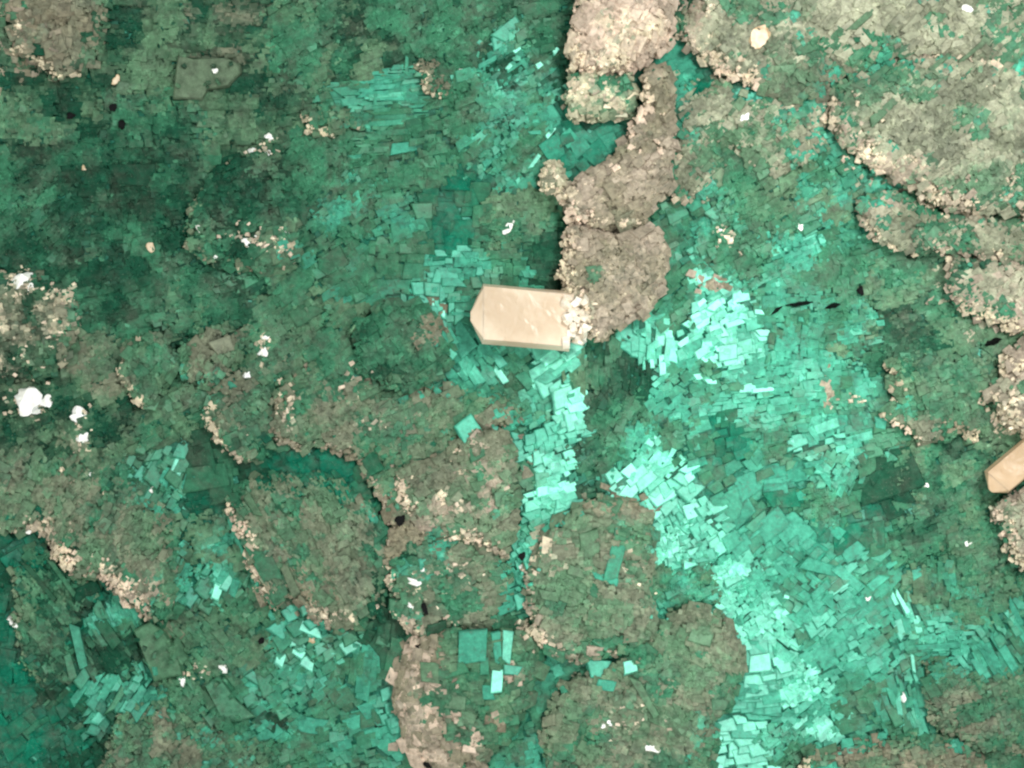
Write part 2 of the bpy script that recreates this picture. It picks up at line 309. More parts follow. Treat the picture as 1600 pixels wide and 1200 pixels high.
# floor zones: x, y, angle, length, width, mix, flash share, tilt jitter (deg)
ZONES = [
 (60,160,0,16,10,'dk5 og4 gr1',.02,7),(220,60,0,18,10,'dk5 og4',.02,7),(350,60,0,18,10,'og4 dk4 ol2',.03,7),
 (120,260,0,18,11,'dk7 gr3',.03,8),(230,220,0,18,11,'dk6 gr3 og1',.02,7),(60,330,40,15,9,'dk8 gr2',.06,14),(200,350,10,18,11,'dk7 gr2 og1',.03,8),
 (400,170,0,16,10,'dk4 og4',.03,8),(480,60,30,17,9,'gr7 og2 dk1',.03,9),(560,60,25,17,9,'gr6 dk2 og2',.03,9),(480,270,40,17,10,'gr7 dk2',.04,9),
 (600,170,5,40,8,'gr5 tq4',.10,5),(640,250,10,20,12,'gr6 dk2 tq1',.04,8),(720,60,30,15,9,'gr4 dk2 og3',.04,9),
 (820,90,32,24,11,'gr4 tq4 dk2',.34,7),(760,160,20,18,10,'gr5 tq2 dk3',.16,9),(850,40,10,20,10,'gr5 dk3',.08,8),(790,230,40,22,11,'gr5 tq3 dk2',.14,8),
 (930,215,35,40,30,'tq6 em3',.03,2),(700,330,0,38,26,'em4 gr5 dk2',.02,2),(620,340,20,22,14,'gr6 tq2 dk2',.04,6),(560,330,40,18,11,'gr5 tq2 og2',.06,8),
 (800,350,10,16,10,'dk4 gr4 og2',.04,8),(850,400,0,20,12,'dk4 gr5',.05,6),(540,420,30,22,14,'gr6 tq3',.05,6),(620,410,0,26,16,'gr5 tq4',.05,5),
 (690,440,0,34,15,'tq6 gr3 lt1',.30,4),(675,480,88,36,13,'tq6 gr3',.34,5),(800,430,0,22,12,'tq4 gr5',.12,6),
 (740,560,-56,32,15,'tq5 gr5',.22,6),(800,580,-54,26,14,'tq6 gr3',.28,6),(860,565,35,40,18,'tq6 lt3',.45,4),
 (840,630,24,24,13,'tq6 gr3 lt1',.34,6),(890,650,20,26,14,'tq5 lt4',.55,5),(860,710,18,24,13,'tq6 lt2 gr2',.45,6),(840,770,18,22,12,'tq6 lt2 gr2',.48,6),(830,830,30,20,12,'tq6 gr3',.38,7),
 (940,570,88,30,8,'dk5 gr4 og2',.06,6),(990,580,88,30,9,'dk4 gr5',.06,6),(960,640,60,18,11,'gr5 dk3 og2',.08,8),(920,720,30,18,11,'gr5 dk3 tq2',.14,9),(990,690,70,18,10,'gr6 tq3',.14,8),
 (1025,540,86,36,14,'tq6 lt3',.55,4),(1060,480,38,26,13,'tq5 gr4',.26,6),(1090,530,27,32,15,'lt4 tq5',.62,5),(1110,480,30,24,12,'tq6 lt2',.42,6),
 (1160,520,14,26,16,'tq6 lt3',.40,6),(1150,570,8,24,14,'tq7 lt2',.34,6),(1160,620,6,30,11,'tq6 gr3 lt1',.42,5),(1100,600,25,24,14,'tq7 gr2',.22,6),(1060,610,40,26,16,'tq8 gr2',.12,5),
 (1250,520,80,24,14,'tq6 gr4',.10,6),(1230,470,5,22,11,'gr6 tq3',.12,6),(1320,500,10,18,10,'gr6 tq1 og3',.05,7),(1260,590,5,24,13,'tq6 gr4',.14,6),(1290,640,5,24,13,'tq6 gr3',.22,6),
 (1200,660,15,26,10,'tq4 gr5',.14,6),(1290,690,17,40,16,'tq6 lt1 gr3',.26,5),(1370,660,15,22,13,'tq5 gr4',.18,6),(1060,680,20,24,15,'tq7 gr3',.10,6),(1130,690,15,34,20,'gr4 em3 tq4',.04,3),
 (1020,720,50,26,15,'tq5 lt4',.42,4),(1000,760,40,34,22,'lt6 tq3',.80,3),(1060,790,40,36,24,'lt6 tq3',.78,3),(1090,820,35,30,20,'lt4 tq5',.48,5),
 (1060,860,20,20,14,'tq6 lt3',.32,8),(1060,910,30,18,12,'tq5 gr3 og2',.16,9),(1150,750,30,40,26,'tq5 gr5',.02,2),(1230,780,10,44,30,'gr4 em5 tq2',.02,2),(1300,740,60,26,12,'gr5 tq5',.18,6),(1290,790,20,20,11,'tq5 gr4',.22,7),
 (1390,760,20,40,26,'em4 dk4 gr3',.02,2),(1450,740,20,18,10,'dk4 gr4 og2',.03,7),(1500,620,30,15,9,'og4 gr4',.04,8),(1480,480,15,16,9,'og4 gr4 dk1',.04,8),(1400,430,15,16,9,'gr5 og4',.05,7),(1420,520,10,18,10,'gr5 dk3 og2',.04,7),
 (1120,360,30,18,10,'gr5 tq3 og2',.10,9),(1060,340,30,22,14,'tq5 gr4',.06,6),(1200,320,30,17,10,'gr6 og3',.04,8),(1280,300,30,18,11,'gr6 tq2 og2',.05,7),(1250,370,25,18,11,'tq4 gr5',.12,8),(1160,400,25,17,10,'gr5 tq3',.10,8),(1330,400,20,18,11,'gr6 tq2',.06,7),
 (1190,840,40,44,28,'tq7 gr2',.05,2),(1270,840,-40,44,26,'tq5 em3 gr3',.04,2),(1320,890,40,36,18,'tq7 gr3',.12,4),(1260,920,-38,40,16,'tq7 gr2',.12,5),(1300,960,40,34,20,'tq8 lt1',.16,4),(1380,930,40,34,15,'tq6 gr3',.12,5),
 (1180,910,30,20,13,'tq6 lt2',.26,8),(1170,970,40,22,14,'tq6 lt3',.40,6),(1220,1000,-35,30,14,'tq7 lt1',.22,6),(1300,1020,30,30,18,'tq7 gr2',.16,5),(1390,1000,35,30,18,'tq7 gr3',.12,5),
 (1190,1040,10,44,30,'lt5 tq5',.74,3),(1160,1160,10,40,26,'tq5 lt4',.55,4),(1190,1110,5,40,24,'tq7 lt2',.34,4),(1250,1085,30,18,12,'lt4 tq4',.52,7),(1240,1140,40,26,12,'tq6 gr3',.26,6),(1290,1120,42,28,12,'tq6 lt2 gr2',.34,6),
 (1350,1100,20,26,16,'gr6 tq3',.06,5),(1420,1110,-72,46,13,'tq6 gr3',.26,5),(1420,960,-66,40,14,'tq6 lt1 gr2',.28,5),(1460,920,-85,24,14,'tq4 gr4 og2',.16,6),(1470,980,5,26,10,'tq5 gr4',.22,6),(1530,940,10,18,11,'og4 gr4 tq1',.08,8),
 (1570,1000,-58,48,14,'tq6 gr4',.26,5),(1540,860,20,16,9,'dk4 gr4 og2',.05,8),(1450,850,20,18,11,'dk5 gr4',.03,6),(1350,810,10,40,26,'em5 gr4',.02,2),(1600,1120,20,18,10,'gr5 og4',.04,7),
 (500,1010,32,26,16,'tq5 gr4 lt1',.36,7),(470,1050,40,24,14,'tq5 gr4',.30,8),(520,1100,35,26,16,'gr5 tq4',.10,6),(430,1110,35,22,14,'gr6 tq2 dk1',.08,7),(570,1050,85,26,14,'gr6 tq3',.05,5),(590,1120,20,34,20,'tq6 gr3',.12,4),(540,1170,15,26,14,'gr5 tq4',.14,6),(470,1180,20,22,12,'gr6 tq3',.10,7),
 (160,1090,56,34,12,'gr4 tq4 dk2',.40,6),(160,1020,-62,34,11,'dk4 gr4 tq2',.16,7),(110,940,30,36,14,'bk5 dk3 em4',.02,6),(190,980,-65,30,11,'dk5 gr3 tq2',.12,7),(40,1150,35,50,32,'em8 gr2',.02,2),(20,860,35,44,28,'em5 dk3',.02,2),(90,1170,30,24,14,'em5 dk3',.05,4),(10,1000,80,34,20,'em8 dk2',.02,2),(100,1100,40,24,14,'em5 dk3 gr3',.05,4),
 (270,730,62,26,13,'tq6 gr3 dk1',.36,7),(310,740,10,40,26,'em5 dk3 gr3',.03,2),(330,910,60,22,11,'tq4 gr3 dk3',.32,8),(360,970,40,18,11,'gr5 og3 dk2',.06,8),(330,860,20,20,12,'gr4 og4 tq1',.08,8),(300,1010,-50,18,10,'gr5 og4',.06,8),
 (560,740,30,40,26,'em5 gr3 dk2',.02,2),(550,520,30,18,11,'gr4 og4 dk2',.03,7),(480,480,35,18,10,'gr4 og4 dk1',.05,8),(400,560,35,14,9,'og4 gr4 ol2',.06,9),(330,470,15,18,10,'dk6 gr3 og1',.05,9),(200,450,15,18,10,'dk6 gr3',.03,8),(170,600,20,15,9,'dk4 og4 ol2',.04,9),(60,660,20,15,10,'dk5 og3 ol2',.05,9),(250,660,30,15,9,'dk3 og4 gr3',.04,8),(390,390,28,24,9,'dk6 gr3',.12,10),
 (860,1060,20,26,16,'gr6 tq3',.05,5),(880,1120,20,22,14,'gr5 tq4',.06,6),(600,1000,80,30,18,'gr6 dk3',.02,4),(220,880,30,18,11,'og5 gr4',.05,8),
]
ZX = np.array([z[0] for z in ZONES], float); ZY = np.array([z[1] for z in ZONES], float)
def zone_of(px, py):
    px = px + 10 * N3(px / 100, py / 100, 4.0); py = py + 10 * N2(px / 100, py / 100, 4.0)
    best = np.full(len(px), 1e18); k = np.zeros(len(px), int)
    for i in range(len(ZONES)):
        d = (px - ZX[i]) ** 2 + (py - ZY[i]) ** 2
        m = d < best; best[m] = d[m]; k[m] = i
    return k


# coarse raster (4 px cells) carrying the owner and the height of the visible relief
STEP = 4
PX0, PX1, PY0, PY1 = -400, 2000, -400, 1600
gx = np.arange(PX0, PX1 + 1, STEP, dtype=float); gy = np.arange(PY0, PY1 + 1, STEP, dtype=float)
GX, GY = np.meshgrid(gx, gy)
def floor_h(px, py):
    x, y = px / 100.0, py / 100.0
    return .13 * N1(x, y, .55) + .10 * N2(x, y, 1.3) + .06 * N3(x, y, 3.1)
def inside_dist(poly, X, Y):
    P = np.array(poly, float); Q = np.roll(P, -1, 0)
    d2 = np.full(X.shape, 1e12); ins = np.zeros(X.shape, bool)
    for (ax, ay), (bx, by) in zip(P, Q):
        vx, vy = bx - ax, by - ay
        t = np.clip(((X - ax) * vx + (Y - ay) * vy) / (vx * vx + vy * vy), 0, 1)
        d2 = np.minimum(d2, (X - ax - t * vx) ** 2 + (Y - ay - t * vy) ** 2)
        if ay != by:
            c = (ay > Y) != (by > Y)
            ins ^= c & (X < (bx - ax) * (Y - ay) / (by - ay) + ax)
    d = np.sqrt(d2)
    return np.where(ins, d, -d)
def lobe_sd(i, X, Y):
    d = inside_dist(LOBES[i][1], X, Y)
    return d + 5.0 * N3(X / 100, Y / 100, 5.5) + 4.0 * N2(X / 100, Y / 100, 12.0)
SOFT = {'broad olive': 4, 'green olive lobe': 3.5, 'large olive': 4, 'narrow brownish': 3, 'brown stepped': 3, 'green lobe with a thin': 4, 'tan brown stepped': 3,
        'dark glittering': 2, 'rounded olive': 3, 'wide brownish': 2.5, 'long olive': 4, 'olive mass with': 3, 'dark green sunken': 3, 'low mottled': 3, 'low brownish': 2,
        'low olive': 3, 'brownish green lobe': 2, 'mottled olive': 1.3, 'small brown': 2.5, 'small green lobe': 3}
def soft_of(i):
    return next((v for k, v in SOFT.items() if LOBES[i][11].startswith(k)), 1.0)
def lobe_h(i, d, X, Y):
    """rises steeply on the flank that faces the lower left, sinks gently into its neighbours on the far side"""
    L = LOBES[i]; sf = soft_of(i)
    gy_, gx_ = np.gradient(inside_dist(L[1], X, Y))
    face = (-gx_ * -.76 + -gy_ * .65)                              # outward normal against the lower left (picture axes)
    away = np.clip(.25 - face, 0, 1)
    for _ in range(6):
        p = np.pad(away, 1, mode='edge'); away = (p[:-2, 1:-1] + p[2:, 1:-1] + p[1:-1, :-2] + p[1:-1, 2:]) / 4
    w = L[3] * (1 + (sf - 1) * away)
    t = np.clip(d / w, 0, 1)
    x, y = X / 100.0, Y / 100.0
    step = .30 * np.clip(1 - (sf - 1) * away, 0, 1)
    top = L[2] * (.62 if L[0] == 'fluorite_lobe' else .85)
    base = top * (step + (1 - step) * np.sqrt(t * (2 - t))) + .5 * floor_h(X, Y) + .05 * N4(x, y, 4.3) * t - .04 * (sf > 1.5) * away
    flat = L[8] > 30
    blk = 0 if flat else   .032 * block(X, Y, L[7], 64, 38, i) + .014 * block(X, Y, L[7], 27, 17, i + 9)
    return base, base + blk

ZR = zone_of(GX.ravel(), GY.ravel()).reshape(GX.shape)
ZANG = np.array([z[2] for z in ZONES], float)[ZR]; ZSM = np.array([z[7] for z in ZONES], float)[ZR]
FB = floor_h(GX, GY)
amp = np.clip(ZSM / 6, .4, 1.2)
FH = FB + amp * (.038 * block(GX, GY, ZANG, 72, 44, 3) + .018 * block(GX, GY, ZANG, 30, 19, 8))
H = FH.copy(); HB = FB.copy(); OWN = np.full(GX.shape, -1); SD = np.zeros(GX.shape)
lobe_grids = []
for i in range(len(LOBES)):
    d = lobe_sd(i, GX, GY)
    hb, h = lobe_h(i, d, GX, GY)
    h = np.where(d > 0, h, -9)
    m = (d > 0) & (h > H)
    OWN[m] = i; H[m] = h[m]; SD[m] = d[m]; HB[m] = hb[m]
    lobe_grids.append((d, h))
HS = HB.copy()                                                     # smoothed, for facet leaning
for _ in range(3):
    p = np.pad(HS, 1, mode='edge')
    HS = (p[:-2, 1:-1] + p[2:, 1:-1] + p[1:-1, :-2] + p[1:-1, 2:] + 2 * p[1:-1, 1:-1]) / 6
DHY, DHX = np.gradient(HS, STEP / 100.0)
DHY = -DHY                                                        # picture y runs down
def cell(px, py):
    return (np.clip(((py - PY0) / STEP + .5).astype(int), 0, len(gy) - 1),
            np.clip(((px - PX0) / STEP + .5).astype(int), 0, len(gx) - 1))

def mesh_from(name, V, F, tint=None, smooth=False):
    me = bpy.data.meshes.new(name)
    F = np.asarray(F, np.int32); k = F.shape[1]
    me.vertices.add(len(V)); me.vertices.foreach_set('co', np.asarray(V, np.float32).ravel())
    me.loops.add(F.size); me.loops.foreach_set('vertex_index', F.ravel())
    me.polygons.add(len(F)); me.polygons.foreach_set('loop_start', np.arange(0, F.size, k, dtype=np.int32))
    me.update(calc_edges=True); me.validate()
    a = me.color_attributes.new('tint', 'FLOAT_COLOR', 'POINT')
    t = np.zeros((len(V), 4), np.float32)
    if tint is not None: t[:] = tint
    a.data.foreach_set('color', t.ravel())
    me.polygons.foreach_set('use_smooth', np.full(len(F), smooth))
    return me
def link(name, me, mat, parent=None):
    o = bpy.data.objects.new(name, me); COL.objects.link(o)
    o.color = (0, 0, 0, 0)
    if mat is not None and not me.materials: me.materials.append(mat)
    if parent: o.parent = parent
    return o
def grid_body(name, mask, hz, tint, bottom, parent=None):
    """solid block: relief on top over the masked cells, skirt and flat underside"""
    cm = mask[:-1, :-1] & mask[1:, :-1] & mask[:-1, 1:] & mask[1:, 1:]
    used = np.zeros(mask.shape, bool)
    for a in (slice(None, -1), slice(1, None)):
        for b in (slice(None, -1), slice(1, None)): used[a, b] |= cm
    idx = -np.ones(mask.shape, int); n = used.sum(); idx[used] = np.arange(n)
    jx = 1.5 * N1(GX[used], GY[used], .9); jy = 1.5 * N2(GX[used], GY[used], .9)
    top = np.column_stack([wx(GX[used] + jx), wy(GY[used] + jy), hz[used]])
    low = top.copy(); low[:, 2] = bottom
    r, c = np.nonzero(cm)
    a, b, d, e = idx[r, c], idx[r + 1, c], idx[r + 1, c + 1], idx[r, c + 1]
    F = [np.column_stack([a, b, d, e])]
    p = np.pad(cm, 1)
    for dr, dc, u, v in ((-1, 0, (0, 1), (0, 0)), (1, 0, (1, 0), (1, 1)), (0, -1, (0, 0), (1, 0)), (0, 1, (1, 1), (0, 1))):
        e_ = cm & ~p[1 + dr:p.shape[0] - 1 + dr, 1 + dc:p.shape[1] - 1 + dc]
        r, c = np.nonzero(e_)
        s, t = idx[r + u[0], c + u[1]], idx[r + v[0], c + v[1]]
        F.append(np.column_stack([t, s, s + n, t + n])[:, ::-1])
    V = np.vstack([top, low])
    return mesh_from(name, V, np.vstack(F), tint)

# ------------------------------------------------------------------ facets
# ten shared chip shapes: irregular four-sided blocks with a chamfered top
CHIPS = []
def chip_shape(k):
    r = np.random.default_rng(500 + k)
    c = np.array([(-.5, -.5), (.5, -.5), (.5, .5), (-.5, .5)]) + r.uniform(-.11, .11, (4, 2))
    if k % 5 == 3: c[2] += (-.16, -.06)
    if k % 5 == 4: c[0] += (.14, .10)
    skew = r.uniform(-.12, .12); c[:, 0] += skew * c[:, 1]
    inner = c * .90
    zt = r.uniform(-.08, .08, 4)
    V = np.vstack([np.column_stack([inner, np.full(4, .5)]), np.column_stack([c, np.full(4, .36) + zt]), np.column_stack([c * 1.02, np.full(4, -1.0)])])
    F = [(0, 1, 2, 3), (11, 10, 9, 8)]
    for a in range(4):
        b = (a + 1) % 4
        F += [(4 + a, 4 + b, b, a), (8 + a, 8 + b, 4 + b, 4 + a)]
    return V, np.array(F)
for k in range(10): CHIPS.append(chip_shape(k))
CHIP_MESH = []
for k, (V, F) in enumerate(CHIPS):
    me = mesh_from('facet', V, F); me.materials.append(MAT); CHIP_MESH.append(me)

def brick_points(poly_box, ang, L, W, off=0.0):
    x0, x1, y0, y1 = poly_box
    cx, cy = (x0 + x1) / 2, (y0 + y1) / 2
    R = math.hypot(x1 - x0, y1 - y0) / 2 + L
    nu, nv = int(R / L) + 1, int(R / W) + 1
    u, v = np.meshgrid(np.arange(-nu, nu + 1), np.arange(-nv, nv + 1))
    uu = (u + .5 * (v % 2) + off).astype(float).ravel() * L; vv = (v + off).astype(float).ravel() * W
    a = math.radians(-ang)                                       # picture y runs down
    x = cx + uu * math.cos(a) - vv * math.sin(a); y = cy + uu * math.sin(a) + vv * math.cos(a)
    m = (x > x0) & (x < x1) & (y > y0) & (y < y1)
    return x[m], y[m]

rows = []   # dict-of-arrays per batch
def batch(px, py, own, ang, L, W, T, tint, flash, jit, lift, solid, turn=0):
    n = len(px)
    f = lambda a: np.broadcast_to(np.asarray(a, float), (n,)).copy()
    rows.append(dict(px=px, py=py, own=f(own), ang=f(ang), L=f(L), W=f(W), T=f(T), tint=tint, flash=flash, jit=f(jit), lift=f(lift), solid=f(solid), turn=f(turn)))

MARG = 340
FL, FW = .92, 1.05
# floor bricks, one lattice per zone
for zi, z in enumerate(ZONES):
    R = 150 if 130 < z[0] < 1470 and 130 < z[1] < 1070 else 480
    FL, FW = (.54, .66) if 1000 < z[0] < 1300 and 440 < z[1] < 700 else (.60, .70) if z[7] <= 2 else (.50, .58) if z[0] > 980 and z[1] > 700 else ((.70, .80) if z[7] >= 7 else (.62, .72))
    x, y = brick_points((z[0] - R, z[0] + R, z[1] - R, z[1] + R), z[2], z[3] * FL, z[4] * FW)
    m = (x > -MARG) & (x < 1600 + MARG) & (y > -MARG) & (y < 1200 + MARG); x, y = x[m], y[m]
    if len(x) == 0: continue
    m = zone_of(x, y) == zi; x, y = x[m], y[m]
    r, c = cell(x, y); m = OWN[r, c] < 0; x, y = x[m], y[m]; n = len(x)
    if n == 0: continue
    x = x + rng.normal(0, .10 * z[3], n); y = y + rng.normal(0, .10 * z[4], n)
    sc = np.exp(rng.normal(0, .33, n))
    q = patches(x, y, z[2])
    dom = np.clip(.5 + .55 * (.5 * N4(x / 100, y / 100, 1.9) + .35 * N1(x / 100, y / 100, 4.2) + .55 * block(x, y, z[2], 46, 28, 21)), 0, 1)
    off_ = np.clip(dom - .08 - z[6], 0, 1) * (.45 if z[6] > .3 and z[1] > 900 and z[0] > 1100 else .8) if z[6] >= .09 else np.where(rng.random(n) < z[6], 0, 9.)
    fp = np.clip(z[6] * (1.0 + 1.6 * N4(x / 100, y / 100, 2.4) + 1.2 * block(x, y, z[2], 46, 28, 21)), 0, .95)
    batch(x, y, -1, z[2] + rng.normal(0, 2.5, n), 1.18 * z[3] * FL * sc * rng.uniform(.8, 1.25, n), 1.22 * z[4] * FW * sc * rng.uniform(.8, 1.2, n), rng.uniform(5, 9, n),
          pick_tint(z[5], n, q), off_ < .22, z[7] * .36, rng.normal(0, .35, n), 1, off_)
    # small chips lying over the joints
    k = int(n * (.4 if z[7] > 5 else .2))
    s = rng.integers(0, n, k); A_x, A_y = x, y
    x = x[s] + rng.normal(0, .5 * z[3], k); y = y[s] + rng.normal(0, .5 * z[4], k)
    batch(x, y, -1, z[2] + rng.normal(0, 12, k) + 90 * (rng.random(k) < .25),
          z[3] * rng.uniform(.3, .7, k), z[4] * rng.uniform(.4, .9, k), rng.uniform(4, 8, k), pick_tint(z[5], k, patches(x, y, z[2])), rng.random(k) < z[6] * .6, z[7] * .9, rng.normal(1.0, 1.0, k), 0)
    if z[7] >= 7:
        k = int(n * 1.3); s = rng.integers(0, n, k)
        x2 = A_x[s] + rng.normal(0, .6 * z[3], k); y2 = A_y[s] + rng.normal(0, .6 * z[4], k)
        batch(x2, y2, -1, z[2] + rng.normal(0, 25, k), z[3] * rng.uniform(.2, .45, k), z[4] * rng.uniform(.3, .6, k), rng.uniform(3, 6, k),
              pick_tint(z[5], k, patches(x2, y2, z[2]) + rng.normal(0, .08, k)), rng.random(k) < z[6] * .5, z[7] * 1.4, rng.normal(1.6, .8, k), 0)
# lobes
LD = np.array([-.88, -.475])
for i, Lb in enumerate(LOBES):
    name, poly, top, sw, mix, rim, rimw, ang, ln, wd, fl, label = Lb
    P = np.array(poly, float)
    box = (max(P[:, 0].min() - 12, -MARG), min(P[:, 0].max() + 12, 1600 + MARG), max(P[:, 1].min() - 12, -MARG), min(P[:, 1].max() + 12, 1200 + MARG))
    flat = ln > 30; sf = soft_of(i)
    if not flat: ln, wd = ln * 1.12, wd * 1.35
    if flat: continue
    for layer in (0, 1, 2, 3):
        s_ = (1.0, .62, .42, .30)[layer]
        if flat and layer: s_ *= .4
        x, y = brick_points(box, ang + 7 * layer, ln * s_, wd * s_, .37 * layer)
        if layer and len(x):
            m = rng.random(len(x)) < (.42, .40, .34)[layer - 1]; x, y = x[m], y[m]
        n = len(x)
        if n == 0: continue
        x = x + rng.normal(0, .16 * ln * s_, n); y = y + rng.normal(0, .16 * wd * s_, n)
        r, c = cell(x, y); m = OWN[r, c] == i; x, y, r, c = x[m], y[m], r[m], c[m]; n = len(x)
        if n == 0: continue
        q = patches(x, y, ang, i)
        tint = pick_tint(mix, n, q)
        # green windows inside the lobe, shaped by noise
        st = N4(x / 100, y / 100, 1.7) + .3 * N2(x / 100, y / 100, 5)
        m = (st > (.9 if 'crust' in name else .24)) & (rng.random(n) < .8)
        if m.any(): tint[m] = pick_tint('gr5 og4 tq1', m.sum(), patches(x[m], y[m], ang, 40))
        g = np.column_stack([-DHX[r, c], -DHY[r, c]]); gl = np.linalg.norm(g, axis=1) + 1e-6
        facing = (g @ LD) / gl
        # far side: the crust thins out into the green of the floor
        if sf > 1.5:
            m = (facing < 0) & (rng.random(n) < np.clip(1 - SD[r, c] / (12 * sf), 0, 1))
            for zi in np.unique(ZR[r[m], c[m]]) if m.any() else []:
                mm = m & (ZR[r, c] == zi); tint[mm] = pick_tint(ZONES[zi][5], mm.sum(), q[mm])
        # the bare crusted flank
        k_ = SD[r, c] / (rimw * (1.0 + .7 * N1(x / 100, y / 100, 6)))
        egg = rimw > 50
        rm = (k_ < 1) & (facing > (-.1 if egg else .45) + .35 * N2(x / 100, y / 100, 3)) & (rng.random(n) < 1.15 - .5 * k_ + egg)
        if label.startswith('broad olive'): rm &= x < 1185
        if rm.any(): tint[rm] = pick_tint(rim, rm.sum(), np.clip(patches(x[rm], y[rm], ang, 80) + rng.normal(0, .12, rm.sum()), 0, .99))
        sc = np.exp(rng.normal(0, .26, n)) * s_ * np.where(rm & (not egg), .55, 1)
        a = ang + rng.normal(0, 15, n) + 90 * (rng.random(n) < .15)
        batch(x, y, i, a, 1.15 * ln * sc * rng.uniform(.75, 1.3, n), 1.15 * wd * sc * rng.uniform(.8, 1.25, n), rng.uniform(5, 10, n) * (.6 if layer else 1), tint,
              rng.random(n) < fl * .7, (3, 4.5, 6, 8)[layer] + (0 if egg else 7) * rm, rng.normal((0, .8, 1.4, 1.6)[layer], 1.0, n) + rm * (not egg) * rng.uniform(0, 2.5, n), 1 if layer == 0 else 0)

